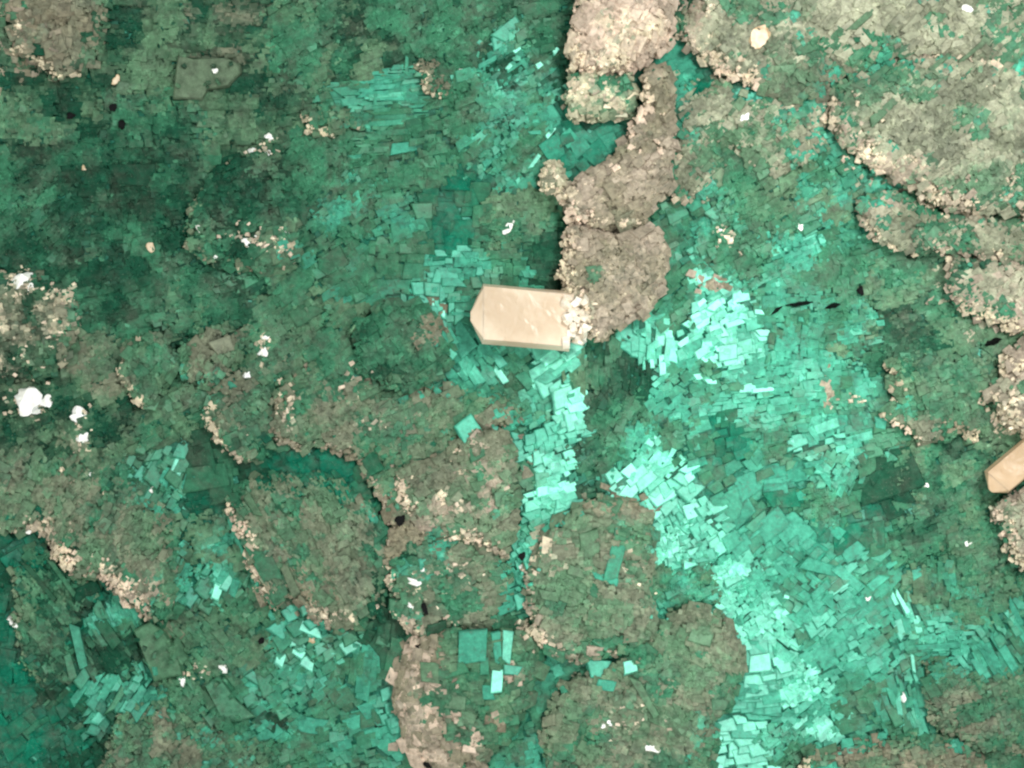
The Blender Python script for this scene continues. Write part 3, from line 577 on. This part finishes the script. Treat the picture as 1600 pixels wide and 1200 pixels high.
# single large faces picked out by eye: x, y, length, width, angle, mix, flashes, lift (px)
HAND = [
 (416,885,104,32,-63,'og5 gr5',0,3),(372,850,130,9,-66,'og5 tq3',0,4),(450,900,60,16,-62,'og6 ol3',0,3),(395,790,40,12,-60,'og6',0,3),
 (120,1015,70,15,-78,'tq5 og5',0,4),(104,1045,40,12,-75,'gr5',0,3),(130,925,44,22,28,'dk5 gr4',0,3),(95,905,70,8,-55,'gr4 og4',0,4),(60,910,80,8,-50,'og4 dk4',0,4),
 (736,1012,44,46,4,'tq9',0,3),(776,1016,13,48,4,'tq5 lt5',0,3),(792,1012,14,60,-6,'lt5 tq5',0,4),(756,1040,14,26,4,'gr5 tq5',0,3),(775,1066,18,34,0,'lt6',1,4),(762,1080,20,22,0,'tq7',0,3),(800,1048,26,16,-8,'lt5 tq5',1,3),(700,1050,60,18,18,'og5 gr4',0,3),
 (964,866,82,22,76,'tq6 gr3',0,3),(920,850,40,30,-80,'og5 ol5',0,3),(880,860,40,28,10,'ol6',0,3),(945,905,40,14,-20,'gr4 tq4',0,3),(930,930,36,14,80,'gr6',0,2),
 (936,1050,34,28,-6,'tq5 lt4',1,3),(984,1044,36,30,14,'lt5 tq5',1,3),(945,1072,30,16,-8,'tq6',0,2),(1010,1090,70,12,-60,'gr5 og5',0,3),
 (655,455,46,16,0,'tq6 lt3',0,3),(705,440,54,18,0,'tq6',0,3),(643,472,34,22,88,'tq7',0,3),(678,478,40,13,84,'lt6',1,4),(691,484,34,8,84,'lt6',1,4),(716,466,50,14,0,'tq5 gr4',0,3),(720,490,44,12,-2,'gr6 tq3',0,3),
 (727,540,30,44,-56,'tq7',0,3),(776,560,44,20,-56,'tq5 lt4',1,3),(780,586,42,15,-56,'lt5',1,4),(744,588,40,18,-56,'tq6',0,3),(862,556,60,20,14,'lt7',1,3),(880,575,50,14,38,'tq6 lt3',0,3),
 (1120,478,30,16,40,'lt7',1,4),(1098,472,22,12,40,'lt7',1,4),(1070,535,28,15,34,'lt7',1,4),(1098,552,34,18,34,'lt7',1,4),(1168,494,28,14,-10,'lt7',1,4),(1188,487,22,10,-3,'lt7',1,4),(1150,505,48,13,20,'lt7',1,4),(1200,520,40,20,6,'lt6',1,4),(1172,606,36,22,4,'lt7',1,4),(1195,610,60,9,8,'lt6',1,4),(1222,628,42,18,6,'tq5 lt4',0,3),(1094,590,20,13,6,'lt6',1,3),(1112,597,22,14,6,'lt6',1,3),(1036,572,14,44,4,'lt7',1,4),(1020,568,10,20,4,'lt7',1,4),
 (1295,668,60,22,20,'tq6 lt2',0,3),(1345,685,64,18,14,'tq6 lt2',0,3),(1380,662,24,24,-10,'tq7',0,3),(1290,740,66,14,-56,'tq7',0,3),(1275,725,40,14,12,'tq6',0,3),
 (990,765,70,34,50,'lt8',1,3),(1040,775,80,44,35,'lt8',1,3),(1085,800,60,40,20,'lt8',1,3),(1035,740,44,16,24,'tq6 lt3',0,3),
 (1290,890,90,26,-14,'tq7',0,3),(1285,925,52,18,40,'tq6',0,4),(1375,912,60,24,42,'tq7',0,3),(1330,905,70,22,-38,'tq6',0,3),(1255,975,60,16,-38,'tq7 lt1',0,3),(1300,945,50,16,-40,'tq7',0,4),(1415,945,52,12,-62,'lt6',1,4),(1398,972,30,12,-60,'tq6',0,3),(1440,900,28,24,-80,'tq6',0,3),(1410,1115,66,11,-80,'tq6 lt2',0,4),(1438,1110,54,11,-78,'tq6',0,4),(1470,1012,90,12,6,'tq6',0,3),(1455,1000,40,12,20,'tq6 lt2',0,3),(1432,1040,40,7,-86,'lt5 tq4',1,4),
 (1575,1020,100,22,-58,'tq7',0,4),(1605,1000,100,14,-58,'gr7 tq3',0,4),(1550,1040,90,9,-58,'tq6',0,4),(1590,960,60,12,-60,'tq6',0,4),
 (1190,1040,60,46,6,'lt8',1,3),(1170,1085,60,44,0,'lt5 tq5',0,2),(1165,1150,70,40,4,'lt4 tq6',1,3),(1210,1095,70,30,10,'tq8',0,2),(1285,1125,60,13,42,'tq6 lt2',0,4),(1300,1108,70,12,42,'tq6',0,4),(1255,1135,40,14,40,'lt5 tq4',1,4),
 (1385,170,64,13,44,'og7 gr3',0,2),(1370,120,54,12,44,'og7 gr3',0,2),(1480,90,60,8,44,'og6 ol3',0,2),(1520,80,50,8,44,'og7 ol3',0,2),(1350,30,50,10,42,'og4 ol5',0,3),
 (608,148,40,12,2,'tq7',0,3),(606,172,64,11,4,'tq5 gr5',0,3),(596,190,70,9,6,'gr6 tq4',0,3),(612,204,60,9,2,'gr7 tq3',0,3),(630,228,40,16,10,'tq6',0,3),
 (808,74,20,9,36,'lt5 tq5',1,4),(868,76,16,10,50,'lt6',1,4),(842,98,14,12,40,'lt6',1,4),(818,104,22,12,40,'lt5 tq4',1,4),(795,102,15,9,50,'lt6',1,4),(760,95,44,10,28,'tq6',0,4),(860,205,32,9,50,'lt5',1,4),(835,250,34,11,55,'lt5 tq4',1,4),(835,205,24,10,5,'tq6',0,3),
 (255,745,30,16,70,'tq7',0,4),(275,728,34,16,66,'tq6 lt3',1,4),(290,755,24,18,70,'tq7',0,4),(320,745,70,40,8,'gr5 dk4',0,2),
 (160,1085,64,13,58,'tq7',0,4),(140,1075,50,11,58,'tq6',0,4),(180,1095,50,11,58,'tq6 gr3',1,4),(120,1085,44,11,55,'tq6',0,4),(155,1120,40,14,50,'tq7',1,4),
 (335,925,14,34,-20,'lt5 tq4',1,4),(352,912,12,30,-30,'lt4 tq5',1,4),(342,905,12,20,-30,'tq6',0,4),(362,922,12,26,-20,'tq6',0,4),
 (436,1030,14,30,-20,'lt5',1,4),(463,1022,22,16,-30,'lt6',1,4),(478,1038,24,20,-30,'lt6',1,4),(482,985,40,16,-20,'lt5 tq4',1,4),(466,1068,16,28,-12,'tq6',0,4),(480,1138,50,28,-10,'tq7',0,3),(560,1130,60,30,20,'tq7 gr2',0,2),(840,1160,18,36,30,'tq7',0,3),
]
for x, y, L_, W_, a_, mx, f_, up in HAND:
    if x > 980 and y > 700 and L_ < 2.6 * W_: L_, W_ = L_ * .6, W_ * .6
    elif x > 640 and OWN[cell(np.array([x * 1.]), np.array([y * 1.]))][0] < 0: L_, W_ = L_ * .74, W_ * .7
    x = np.array([float(x)]); y = np.array([float(y)]); r, c = cell(x, y)
    batch(x, y, OWN[r, c][0], a_, L_, W_, 12, pick_tint(mx, 1), np.array([bool(f_)]), 1.5, up + (1.5 if OWN[r, c][0] >= 0 else 0), 1)

# patches of bare brown or tan film, some in painted haze colour: x, y, spread x, spread y, count, angle, size, mix
for x0, y0, sx, sy, k, a0, sz, mx in [(678,512,16,34,80,-60,13,'br6 ol4'),(652,1060,22,56,130,80,15,'br3 gy5 pk3'),(640,1130,14,40,50,80,14,'br3 gy5'),(970,795,36,14,60,0,13,'br5 ol5'),(865,860,30,30,40,10,13,'ol6 hz3'),
        (1112,440,20,9,40,-30,10,'br4 gy5'),(1300,612,6,26,20,80,9,'gy5 br4'),(40,60,30,50,90,0,13,'br5 gy3 ol4'),(250,1000,14,26,30,-58,14,'ol6 og4'),(480,920,36,30,50,-58,13,'ol5 br4'),(220,920,30,20,50,40,12,'gy4 br5'),
        (760,720,36,34,50,20,14,'gy3 ol6'),(560,640,80,24,50,20,13,'ol6 og4'),(1420,270,60,22,60,30,13,'hz5 gy4'),(1540,460,40,40,90,30,12,'gy5 hz4'),(1090,40,16,34,50,60,12,'gy5 hz4'),(980,1130,80,50,40,-15,13,'ol6 og4'),(1560,60,30,60,60,40,13,'hz7 ol3'),
        (1230,60,60,34,80,40,13,'hz7 ol4'),(1180,180,70,34,70,40,13,'hz5 og5')]:
    x = x0 + rng.normal(0, sx * .7, k); y = y0 + rng.normal(0, sy * .7, k); r, c = cell(x, y); ow = OWN[r, c]
    for o_ in np.unique(ow):
        m = ow == o_; q = m.sum()
        batch(x[m], y[m], o_, a0 + rng.normal(0, 20, q), sz * rng.uniform(.5, 1.7, q), sz * rng.uniform(.4, 1.2, q), rng.uniform(3, 6, q), pick_tint(mx, q), rng.random(q) < .02, 5, rng.normal(1.2, .7, q), 0)
# druse and painted glints: clusters of tiny pale faces: x, y, spread x, spread y, count, angle, size
for x0, y0, sx, sy, k, a0, sz in [(45,630,30,18,46,0,7),(122,655,12,20,26,0,6),(120,690,10,16,16,0,6),(30,440,26,18,52,0,8),(95,455,26,14,26,30,7),(90,520,30,34,30,10,7),(35,560,26,30,20,0,6),
        (408,540,9,22,26,70,6),(405,372,30,16,34,28,9),(430,390,30,18,26,32,8),(350,362,34,18,10,20,6),(415,228,14,14,14,0,6),(400,236,12,5,8,0,6),(450,640,22,34,34,60,8),(560,600,22,20,18,40,9),
        (580,660,20,10,10,40,8),(915,492,14,22,60,40,9),(890,460,8,26,36,60,8),(900,330,8,30,24,60,7),(985,350,22,8,18,10,7),(520,962,28,12,24,-10,7),(215,915,24,18,26,40,8),(170,885,20,16,14,40,7),
        (820,985,14,12,22,60,8),(845,1000,14,14,18,20,7),(1330,215,14,34,28,50,8),(1365,252,20,10,14,30,7),(1565,655,10,20,30,50,8),(1580,670,12,10,18,30,7),(1575,850,10,24,16,60,7),
        (690,780,16,14,22,40,9),(715,795,14,10,12,30,9),(960,45,30,34,40,70,11),(930,90,26,16,30,40,10),(945,140,40,30,34,20,9),(865,275,14,16,22,20,7),(1340,625,22,6,14,0,7),(640,930,34,22,18,15,8),
        (700,900,40,20,16,10,9),(1000,1130,60,24,22,0,6),(1130,100,14,12,14,40,8),(1000,900,50,40,10,0,7),(310,1050,30,12,16,10,6),(1140,375,16,12,16,20,8),(1130,358,10,8,8,20,6),(350,690,30,16,14,20,7)]:
    x = x0 + rng.normal(0, sx * .6, k); y = y0 + rng.normal(0, sy * .6, k); r, c = cell(x, y); ow = OWN[r, c]
    for o_ in np.unique(ow):
        m = ow == o_; q = m.sum()
        batch(x[m], y[m], o_, a0 + rng.normal(0, 20, q), sz * rng.uniform(.45, 1.4, q), sz * rng.uniform(.35, .85, q), rng.uniform(3, 6, q), pick_tint('hz3 gy2 cr6 pk1', q), rng.random(q) < .3, 12, rng.normal(2.0, 1.0, q), 0)

A = {k: np.concatenate([b[k] for b in rows]) for k in rows[0]}
n = len(A['px'])
r, c = cell(A['px'], A['py'])
pz = H[r, c] + (A['lift'] + 1 - .5 * A['T']) / 100.0
P = np.column_stack([wx(A['px']), wy(A['py']), pz])
nrm = np.column_stack([-DHX[r, c] * .8, -DHY[r, c] * .8, np.ones(n)])
nl = np.linalg.norm(nrm[:, :2], axis=1); k = np.minimum(1, .9 / np.maximum(nl, 1e-6)); nrm[:, :2] *= k[:, None]
j = np.tan(np.radians(A['jit']))
nrm[:, 0] += rng.normal(0, 1, n) * j * .8; nrm[:, 1] += rng.normal(0, 1, n) * j * .8
# cleavage planes of a flashing domain lie parallel: halfway between the lamp and the eye
vc = np.array(CAM) - P; vc /= np.linalg.norm(vc, axis=1)[:, None]
vl = np.array(LAMP) - P; vl /= np.linalg.norm(vl, axis=1)[:, None]
hv = vc + vl; hv /= hv[:, 2:3]
fm = A['flash']
A['tint'] = np.column_stack([A['tint'][:, :3], np.where(fm, A['tint'][:, 4], A['tint'][:, 3])])
tr = np.minimum(A['turn'][fm], .3)                                # domains turned a little further away shine less
nrm[fm] = hv[fm] + np.column_stack([rng.normal(0, .030, fm.sum()) - .8 * tr, rng.normal(0, .030, fm.sum()) - .6 * tr, np.zeros(fm.sum())])
nrm /= np.linalg.norm(nrm, axis=1)[:, None]
ca, sa = np.cos(np.radians(A['ang'])), np.sin(np.radians(A['ang']))
ex = np.column_stack([ca, sa, np.zeros(n)]); ex -= nrm * (ex * nrm).sum(1)[:, None]; ex /= np.linalg.norm(ex, axis=1)[:, None]
ey = np.cross(nrm, ex)
SX, SY, SZ = A['L'] / 100, A['W'] / 100, A['T'] / 100
VAR = rng.integers(0, len(CHIPS), n)

def chip_mesh(name, ids):
    Vs, Fs, Ts = [], [], []; off = 0
    for k in range(len(CHIPS)):
        q = ids[VAR[ids] == k]
        if len(q) == 0: continue
        V, F = CHIPS[k]
        W = (P[q][:, None, :] + ex[q][:, None, :] * (V[None, :, 0:1] * SX[q][:, None, None]) + ey[q][:, None, :] * (V[None, :, 1:2] * SY[q][:, None, None])
             + nrm[q][:, None, :] * (V[None, :, 2:3] * SZ[q][:, None, None]))
        Vs.append(W.reshape(-1, 3)); tv = np.repeat(A['tint'][q], len(V), 0); wv = W.reshape(-1, 3)
        tv[:, :3] *= np.exp(.16 * N2(wv[:, 0], wv[:, 1], 5.0) + .14 * N3(wv[:, 0], wv[:, 1], 11.0))[:, None]; Ts.append(tv)
        Fs.append((F[None] + (np.arange(len(q)) * len(V))[:, None, None]).reshape(-1, 4) + off); off += len(q) * len(V)
    return mesh_from(name, np.vstack(Vs), np.vstack(Fs), np.vstack(Ts))
inframe = (A['px'] > 0) & (A['px'] < 1600) & (A['py'] > 0) & (A['py'] < 1200)
score = A['L'] * A['W'] * (1 + .5 * fm) * inframe * (np.minimum(A['L'], A['W']) > 6) * (A['L'] > 10)
def add_facets(owner, parent, limit):
    ids = np.nonzero(A['own'] == owner)[0]
    if len(ids) == 0: return
    o = ids[np.argsort(-score[ids])]
    big = [q for q in o[:limit] if score[q] > 0]
    rest = np.setdiff1d(ids, big)
    for q in big:
        ob = bpy.data.objects.new('facet', CHIP_MESH[VAR[q]])
        M = Matrix(((ex[q, 0] * SX[q], ey[q, 0] * SY[q], nrm[q, 0] * SZ[q], P[q, 0]), (ex[q, 1] * SX[q], ey[q, 1] * SY[q], nrm[q, 1] * SZ[q], P[q, 1]),
                    (ex[q, 2] * SX[q], ey[q, 2] * SY[q], nrm[q, 2] * SZ[q], P[q, 2]), (0, 0, 0, 1)))
        ob.matrix_basis = M
        ob.parent = parent; ob.color = tuple(A['tint'][q])
        COL.objects.link(ob)
    if len(rest):
        s = link('small_facets', chip_mesh('small_facets', rest), MAT, parent); s['kind'] = 'stuff'

def poly_mesh(name, V, F, mat, parent=None, bevel=0.0):
    me = bpy.data.meshes.new(name); me.from_pydata([tuple(v) for v in V], [], F); me.update()
    import bmesh
    bm = bmesh.new(); bm.from_mesh(me); bmesh.ops.recalc_face_normals(bm, faces=bm.faces)
    if bevel: bmesh.ops.bevel(bm, geom=bm.edges[:], offset=bevel, segments=2, profile=.6, affect='EDGES')
    bm.to_mesh(me); bm.free()
    me.materials.append(mat)
    o = bpy.data.objects.new(name, me); COL.objects.link(o)
    if parent: o.parent = parent
    return o
# the floor of the specimen
fl_mesh = grid_body('crystal_ground', np.ones(GX.shape, bool), FH - .03, (*lin((38, 108, 86)), .15), -1.6)
ground = link('crystal_ground', fl_mesh, MAT); ground['kind'] = 'structure'
add_facets(-1, ground, 300)
for i, Lb in enumerate(LOBES):
    d, h = lobe_grids[i]
    root = bpy.data.objects.new(Lb[0], None); COL.objects.link(root)
    root.empty_display_size = .2
    root['label'] = Lb[11]
    root['category'] = {'fluorite_lobe': 'crystal lobe', 'fluorite_plate': 'crystal plate', 'fluorite_slab': 'crystal slab', 'drusy_crust': 'mineral crust'}[Lb[0]]
    if Lb[8] > 30:
        P2 = np.array(Lb[1], float); cc = P2.mean(0); k = len(P2); zt = Lb[2] * .62
        ring = lambda f, z: [(float(wx(cc[0] + (p[0] - cc[0]) * f)), float(wy(cc[1] + (p[1] - cc[1]) * f)), z + .03 * float(N4(p[0] / 60, p[1] / 60))) for p in P2]
        V = ring(.93, zt) + ring(1.0, zt - .05) + ring(1.05, -.3)
        F = [tuple(range(k))[::-1]] + [(o_ + a, o_ + (a + 1) % k, o_ + k + (a + 1) % k, o_ + k + a) for o_ in (0, k) for a in range(k)]
        b_ = poly_mesh('body', V, F, MAT, root); b_.color = (*mean_tint(Lb[4])[:3], .05)
        at_ = b_.data.color_attributes.new('tint', 'FLOAT_COLOR', 'POINT')
        at_.data.foreach_set('color', np.zeros(len(V) * 4, np.float32))
        continue
    body = link('body', grid_body('body', d > 0, h - .03, (*mean_tint(Lb[4])[:3], .04), -.5), MAT, root)
    area = (OWN == i).sum() * STEP * STEP
    add_facets(i, root, int(min(120, max(14, area / 420))))

# ------------------------------------------------------------------ quartz crystals
def surf(px, py):
    r, c = cell(np.array([float(px)]), np.array([float(py)])); return float(H[r[0], c[0]])
def worn(o, amp):
    """chipped edges and slightly uneven faces"""
    import bmesh
    bm = bmesh.new(); bm.from_mesh(o.data)
    bmesh.ops.subdivide_edges(bm, edges=bm.edges[:], cuts=4, use_grid_fill=True)
    bmesh.ops.triangulate(bm, faces=[f for f in bm.faces if len(f.verts) > 4])
    bm.normal_update()
    for v in bm.verts:
        x, y, z = v.co
        d = float(N1(x + z, y - z, 7.0)) + .7 * float(N2(x - z, y + z, 19.0))
        v.co += v.normal * amp * (d - .4) * .6
    bm.to_mesh(o.data); bm.free()
    return o
def quartz(label, tip, base, half_w, rz, tip_len, zc, seed, mat):
    """six sided prism lying on a side, blunt pyramid at the tip end; px coordinates"""
    r = np.random.default_rng(seed)
    root = bpy.data.objects.new('quartz_crystal', None); COL.objects.link(root)
    t = np.array([wx(tip[0]), wy(tip[1])]); b = np.array([wx(base[0]), wy(base[1])])
    ax = (t - b) / np.linalg.norm(t - b); sd = np.array([-ax[1], ax[0]])
    w = half_w / 100
    root.location = (float(b[0]), float(b[1]), zc)
    def pt(u, v, z): p = ax * u + sd * v; return (p[0], p[1], z)
    Ln = np.linalg.norm(t - b); ls = Ln - tip_len / 100
    # flattened hexagon, a broad face up; sd points to the picture's lower side for a tip on the left
    sec = [(-w, .02), (-w * .90, rz * .92), (w * .84, rz), (w, .05), (w * .7, -rz), (-w * .72, -rz)]
    tl = [ls + .07, ls + .05, ls - .02, ls, ls, ls]
    V = [pt(0, v, z) for v, z in sec] + [pt(tl[k], v, z) for k, (v, z) in enumerate(sec)]
    F = [tuple(range(6))[::-1]] + [(k, (k + 1) % 6, 6 + (k + 1) % 6, 6 + k) for k in range(6) if k != 1] + [tuple(range(6, 12))]
    # the broad face is a mosaic of very shallow growth planes
    m = 7
    us = np.linspace(0, 1, m); k0 = len(V); ids = {}
    for a in range(m):
        for c in range(4):
            if c in (0, 3) and a in (0, m - 1): ids[a, c] = {(0, 0): 1, (0, 3): 2, (m - 1, 0): 7, (m - 1, 3): 8}[a, c]; continue
            f = c / 3 + (r.uniform(-.10, .10) if c in (1, 2) else 0); u = us[a] + (r.uniform(-.06, .06) if 0 < a < m - 1 else 0)
            v = (1 - f) * sec[1][0] + f * sec[2][0]; z = (1 - f) * sec[1][1] + f * sec[2][1]
            V.append(pt(u * ((1 - f) * tl[1] + f * tl[2]), v, z + (r.uniform(-.012, .016) if c in (1, 2) and 0 < a < m - 1 else 0))); ids[a, c] = len(V) - 1
    for a in range(m - 1):
        for c in range(3):
            q = (ids[a, c], ids[a + 1, c], ids[a + 1, c + 1], ids[a, c + 1])
            F += [(q[0], q[1], q[2]), (q[0], q[2], q[3])] if (a + c) % 2 else [(q[0], q[1], q[3]), (q[1], q[2], q[3])]
    worn(poly_mesh('prism', V, F, mat, root), .010)
    e = .01
    V2 = [pt(tl[k] - .006, v * (1 - e), z * (1 - e)) for k, (v, z) in enumerate(sec)]
    apex = [pt(Ln, -w * .02, rz * .74), pt(Ln - .01, w * .26, rz * .80), pt(Ln - .03, w * .05, -.06)]
    F2 = [(0, 1, 6), (1, 2, 7, 6), (2, 3, 7), (3, 4, 8, 7), (4, 5, 8), (5, 0, 6, 8), (6, 7, 8), (5, 4, 3, 2, 1, 0)]
    worn(poly_mesh('termination', V2 + apex, F2, mat, root, .02), .010)
    root['label'] = label; root['category'] = 'crystal'
    return root
q1 = quartz('stout peach quartz crystal lying flat, blunt point away from the brown crust', (735, 489), (893, 503), 47, .27, 22, .36, 3, M_QUARTZ)
# milky broken end where it meets the crust
qb = np.array(q1.location)
for k in range(34):
    V, F = CHIPS[k % 10]
    a = rng.uniform(0, 6.28); s = np.array([rng.uniform(.08, .2), rng.uniform(.06, .13), rng.uniform(.08, .14)])
    R3 = np.array(Euler((rng.normal(0, .4), rng.normal(0, .4), a)).to_matrix())
    off = np.array([rng.uniform(-.10, .22), rng.uniform(-.36, .36), rng.uniform(.10, .34)])
    poly_mesh('broken_flake', (V * s) @ R3.T + off, [tuple(f) for f in F], M_QUARTZ_BASE, q1)
q2 = quartz('slender peach quartz crystal slanting out from between two cream crusts', (1540, 764), (1650, 672), 25, .2, 20, .42, 8, M_QUARTZ2)

# ------------------------------------------------------------------ loose grains and specks
def grain_mesh(name, seed, mat, flat=.7):
    import bmesh
    r = np.random.default_rng(seed)
    bm = bmesh.new(); bmesh.ops.create_icosphere(bm, subdivisions=3, radius=1)
    fr = r.normal(0, 1, (5, 3))
    for v in bm.verts:
        v.co *= (1 + .16 * sum(math.sin(2.2 * v.co.dot(Vector(f))) for f in fr)) * r.uniform(.86, 1.1); v.co.z *= flat
    for v in bm.verts:
        v.co.z = min(v.co.z, .52 * flat)
    me = bpy.data.meshes.new(name); bm.to_mesh(me); bm.free(); me.materials.append(mat)
    return me
GM = [grain_mesh('quartz_grain', 60 + k, M_WHITE) for k in range(5)]
TM = [grain_mesh('tan_grain', 80 + k, M_TAN, .5) for k in range(3)]
BM = [grain_mesh('black_speck', 90 + k, M_BLACK, .6) for k in range(4)]
def grain(name, me, px, py, rx, ry, ang, label, cat, group=None, lift=.015):
    o = bpy.data.objects.new(name, me); COL.objects.link(o)
    o.location = (float(wx(px)), float(wy(py)), surf(px, py) + lift)
    o.scale = (rx / 100, ry / 100, (rx + ry) / 200); 
    p_ = Vector(o.location); h_ = ((CAM - p_).normalized() + (LAMP - p_).normalized()).normalized()
    o.rotation_mode = 'QUATERNION'
    o.rotation_quaternion = h_.to_track_quat('Z', 'Y') @ Euler((0, 0, math.radians(ang))).to_quaternion()
    o['label'] = label; o['category'] = cat
    if group: o['group'] = group
    return o
# (x, y, rx, ry, angle, label)
WH = [
 (42,628,24,22,0,'largest brilliant white grain, on the dark crust'),(70,628,9,11,30,'small white grain leaning on the largest brilliant white grain'),
 (118,652,15,13,20,'second largest brilliant white grain, beside the largest on dark crust'),(128,684,8,10,0,'dull white grain hanging below the second brilliant grain'),
 (32,434,12,18,10,'tall white frosted grain on the upper edge of the dark glittering crust'),(46,448,7,6,0,'small frosted grain beside the tall frosted grain'),
 (408,548,9,11,30,'bright white grain, lower of a pair in a cream hollow'),(411,526,5,8,10,'slim bright grain, upper of a pair in a cream hollow'),(383,586,6,6,0,'lone tiny white grain below the pair in the cream hollow'),
 (794,351,7,12,15,'lone white teardrop grain in a small brown pit'),(720,109,5,6,0,'lone white bead beside the small brown rubbly patch'),
 (384,377,12,8,25,'white blade cluster grain below the dark green dome'),(403,369,9,5,35,'slim white blade beside the blade cluster grain'),(337,400,3,5,20,'tiny white bead left of the blade cluster'),
 (448,364,8,3,30,'thin white sliver at the far end of the blades'),(312,358,7,4,20,'thin white fleck on the flank of the dark green dome'),
 (390,234,6,6,0,'white bead, one of three at the crest of the dark dome'),(414,236,5,5,0,'white bead, middle of three at the crest'),(420,210,6,8,0,'pale bead above the crest of the dark dome'),
 (344,1046,9,6,10,'larger white grain of a pair near the grey green slab'),(313,1056,5,5,0,'smaller white grain of a pair near the grey green slab'),(283,1066,8,5,-35,'white chip at the corner of the grey green slab'),
 (650,913,19,5,18,'long white splinter lying on the brownish green lobe'),(643,944,7,5,-10,'short white chip below the long white splinter'),(579,846,5,6,0,'tiny white bead near two black specks'),
 (1020,1170,15,7,12,'flat white flake low on the mottled olive lobe'),(952,1131,5,5,0,'white bead on the mottled olive lobe'),(942,1136,4,4,0,'tiny white bead touching another on the mottled olive lobe'),
 (1165,182,6,9,-15,'lone white chip on the green olive lobe'),(1128,358,6,6,0,'white bead on turquoise ground under the olive lobes'),(1255,351,6,7,0,'pale bead on turquoise ground'),
 (1513,14,8,9,0,'white chip high on the broad olive lobe'),(1560,95,5,5,0,'tiny white bead on the cream rimmed olive lobe'),(1362,937,5,5,0,'white bead on the smooth turquoise field'),
 (1415,1093,5,7,0,'white bead on top of a steep turquoise ridge'),(1452,758,5,5,0,'tiny white bead in dark green hollow near the slanted quartz'),
 (1516,850,6,4,20,'small white fleck beside the rough tan crust'),(10,972,7,6,0,'white bead at the edge of the sunken dark lobe'),(22,978,5,5,0,'second white bead at the edge of the sunken dark lobe'),
 (42,828,6,5,0,'white bead by the pinkish tan edge'),(816,888,5,5,0,'white bead on the domed olive lobe'),(335,110,4,5,0,'tiny white bead above the flat olive plate'),
 (234,768,6,6,0,'pale bead beside the turquoise blades'),(138,742,5,5,0,'tiny bead in the olive mass'),(660,888,4,4,0,'tiny bead above the long white splinter'),
]
for k, (x, y, rx, ry, a, lab) in enumerate(WH):
    grain('quartz_grain', GM[k % 5], x, y, rx * .88, ry * .88, a, lab, 'grain', 'white quartz grains')
TN = [(1187,63,14,17,15,'round cream disc shaped grain on the broad olive lobe'),(179,123,9,9,0,'tan grain with a rusty foot near three black specks'),(127,262,10,7,0,'flat tan grain in the dark green floor'),
      (232,388,11,8,20,'tan grain left of the white blades'),(1183,52,4,3,0,'small cream crumb at the edge of the cream disc'),(1017,1002,8,8,40,'rust tinted chip among bright turquoise blocks')]
TN[5] = (486,1002,9,7,40,'rust tinted chip among bright turquoise blocks')
for k, (x, y, rx, ry, a, lab) in enumerate(TN):
    grain('tan_grain', TM[k % 3], x, y, rx * (1 if k == 0 else .72), ry * (1 if k == 0 else .72), a, lab, 'grain', 'tan mineral grains')
BK = [(173,166,5.5,6,0,'black speck nearest the rusty tan grain'),(188,190,6,5.5,0,'black speck, lowest of three in dark green crystal'),(104,177,5,6,0,'black speck apart from the other two in dark green'),
      (1349,453,5,7,20,'black oval speck above the turquoise field'),(75,857,5,5,0,'black speck on the pinkish tan edge'),(667,1193,6,4,0,'black speck at the foot of the egg shaped lobe'),
      (624,813,7,8,0,'larger black speck of a pair by a white bead'),(590,803,5,6,0,'smaller black speck of a pair by a white bead'),(664,951,9,4,-30,'black chip in the notch above the egg shaped lobe'),
      (407,1001,3.5,6,0,'tiny black speck left of the bright turquoise blocks'),(815,870,5,6,0,'black speck at the edge of the domed olive lobe'),(657,1010,7,4,30,'dark pit crumb on the tan flank of the egg shaped lobe')]
for k, (x, y, rx, ry, a, lab) in enumerate(BK):
    grain('black_speck', BM[k % 4], x, y, rx, ry, a, lab, 'speck', 'black specks', .075)
def splinter(px, py, ln, wd, ang, label):
    us = np.linspace(-.5, .5, 9); r = np.random.default_rng(int(px)); V = []; F = []
    for u in us:                                                   # ragged sliver, three-sided, tapering to both ends
        t = 1.5 * wd / 100 * max(.2, (1 - (2 * abs(u)) ** 2.5)) * r.uniform(.7, 1.15); y0 = r.normal(0, .08) * wd / 100
        V += [(u * ln / 100, y0 - t / 2, -.03), (u * ln / 100, y0 + t / 2, -.03), (u * ln / 100, y0 + r.normal(0, .1) * t, .5 * t)]
    for k in range(8):
        for a in range(3):
            b = (a + 1) % 3; F.append((3 * k + a, 3 * k + b, 3 * k + 3 + b, 3 * k + 3 + a))
    F += [(0, 1, 2), (24, 25, 26)]
    R3 = np.array(Euler((0, 0, math.radians(ang))).to_matrix())
    o = poly_mesh('black_sliver', np.array(V) @ R3.T, F, M_BLACK)
    o.location = (float(wx(px)), float(wy(py)), surf(px, py) + .07)
    o['label'] = label; o['category'] = 'splinter'
splinter(1556, 534, 30, 7, 18, 'straight black splinter left of the grey cream druse')
splinter(1252, 474, 44, 5, 6, 'long thin black crack above the brightest turquoise blocks')  # this and the next two: a crack, built as added dark slivers
splinter(1217, 484, 22, 4, 35, 'short slanted black crack joining the long thin one')
splinter(1305, 477, 24, 6, 14, 'short dark crack in line with the long thin one')

scene.render.engine = 'CYCLES'
scene.cycles.max_bounces = 6; scene.cycles.diffuse_bounces = 2; scene.cycles.glossy_bounces = 2
scene.cycles.filter_width = 2.3                                # the soft lens of a loupe picture
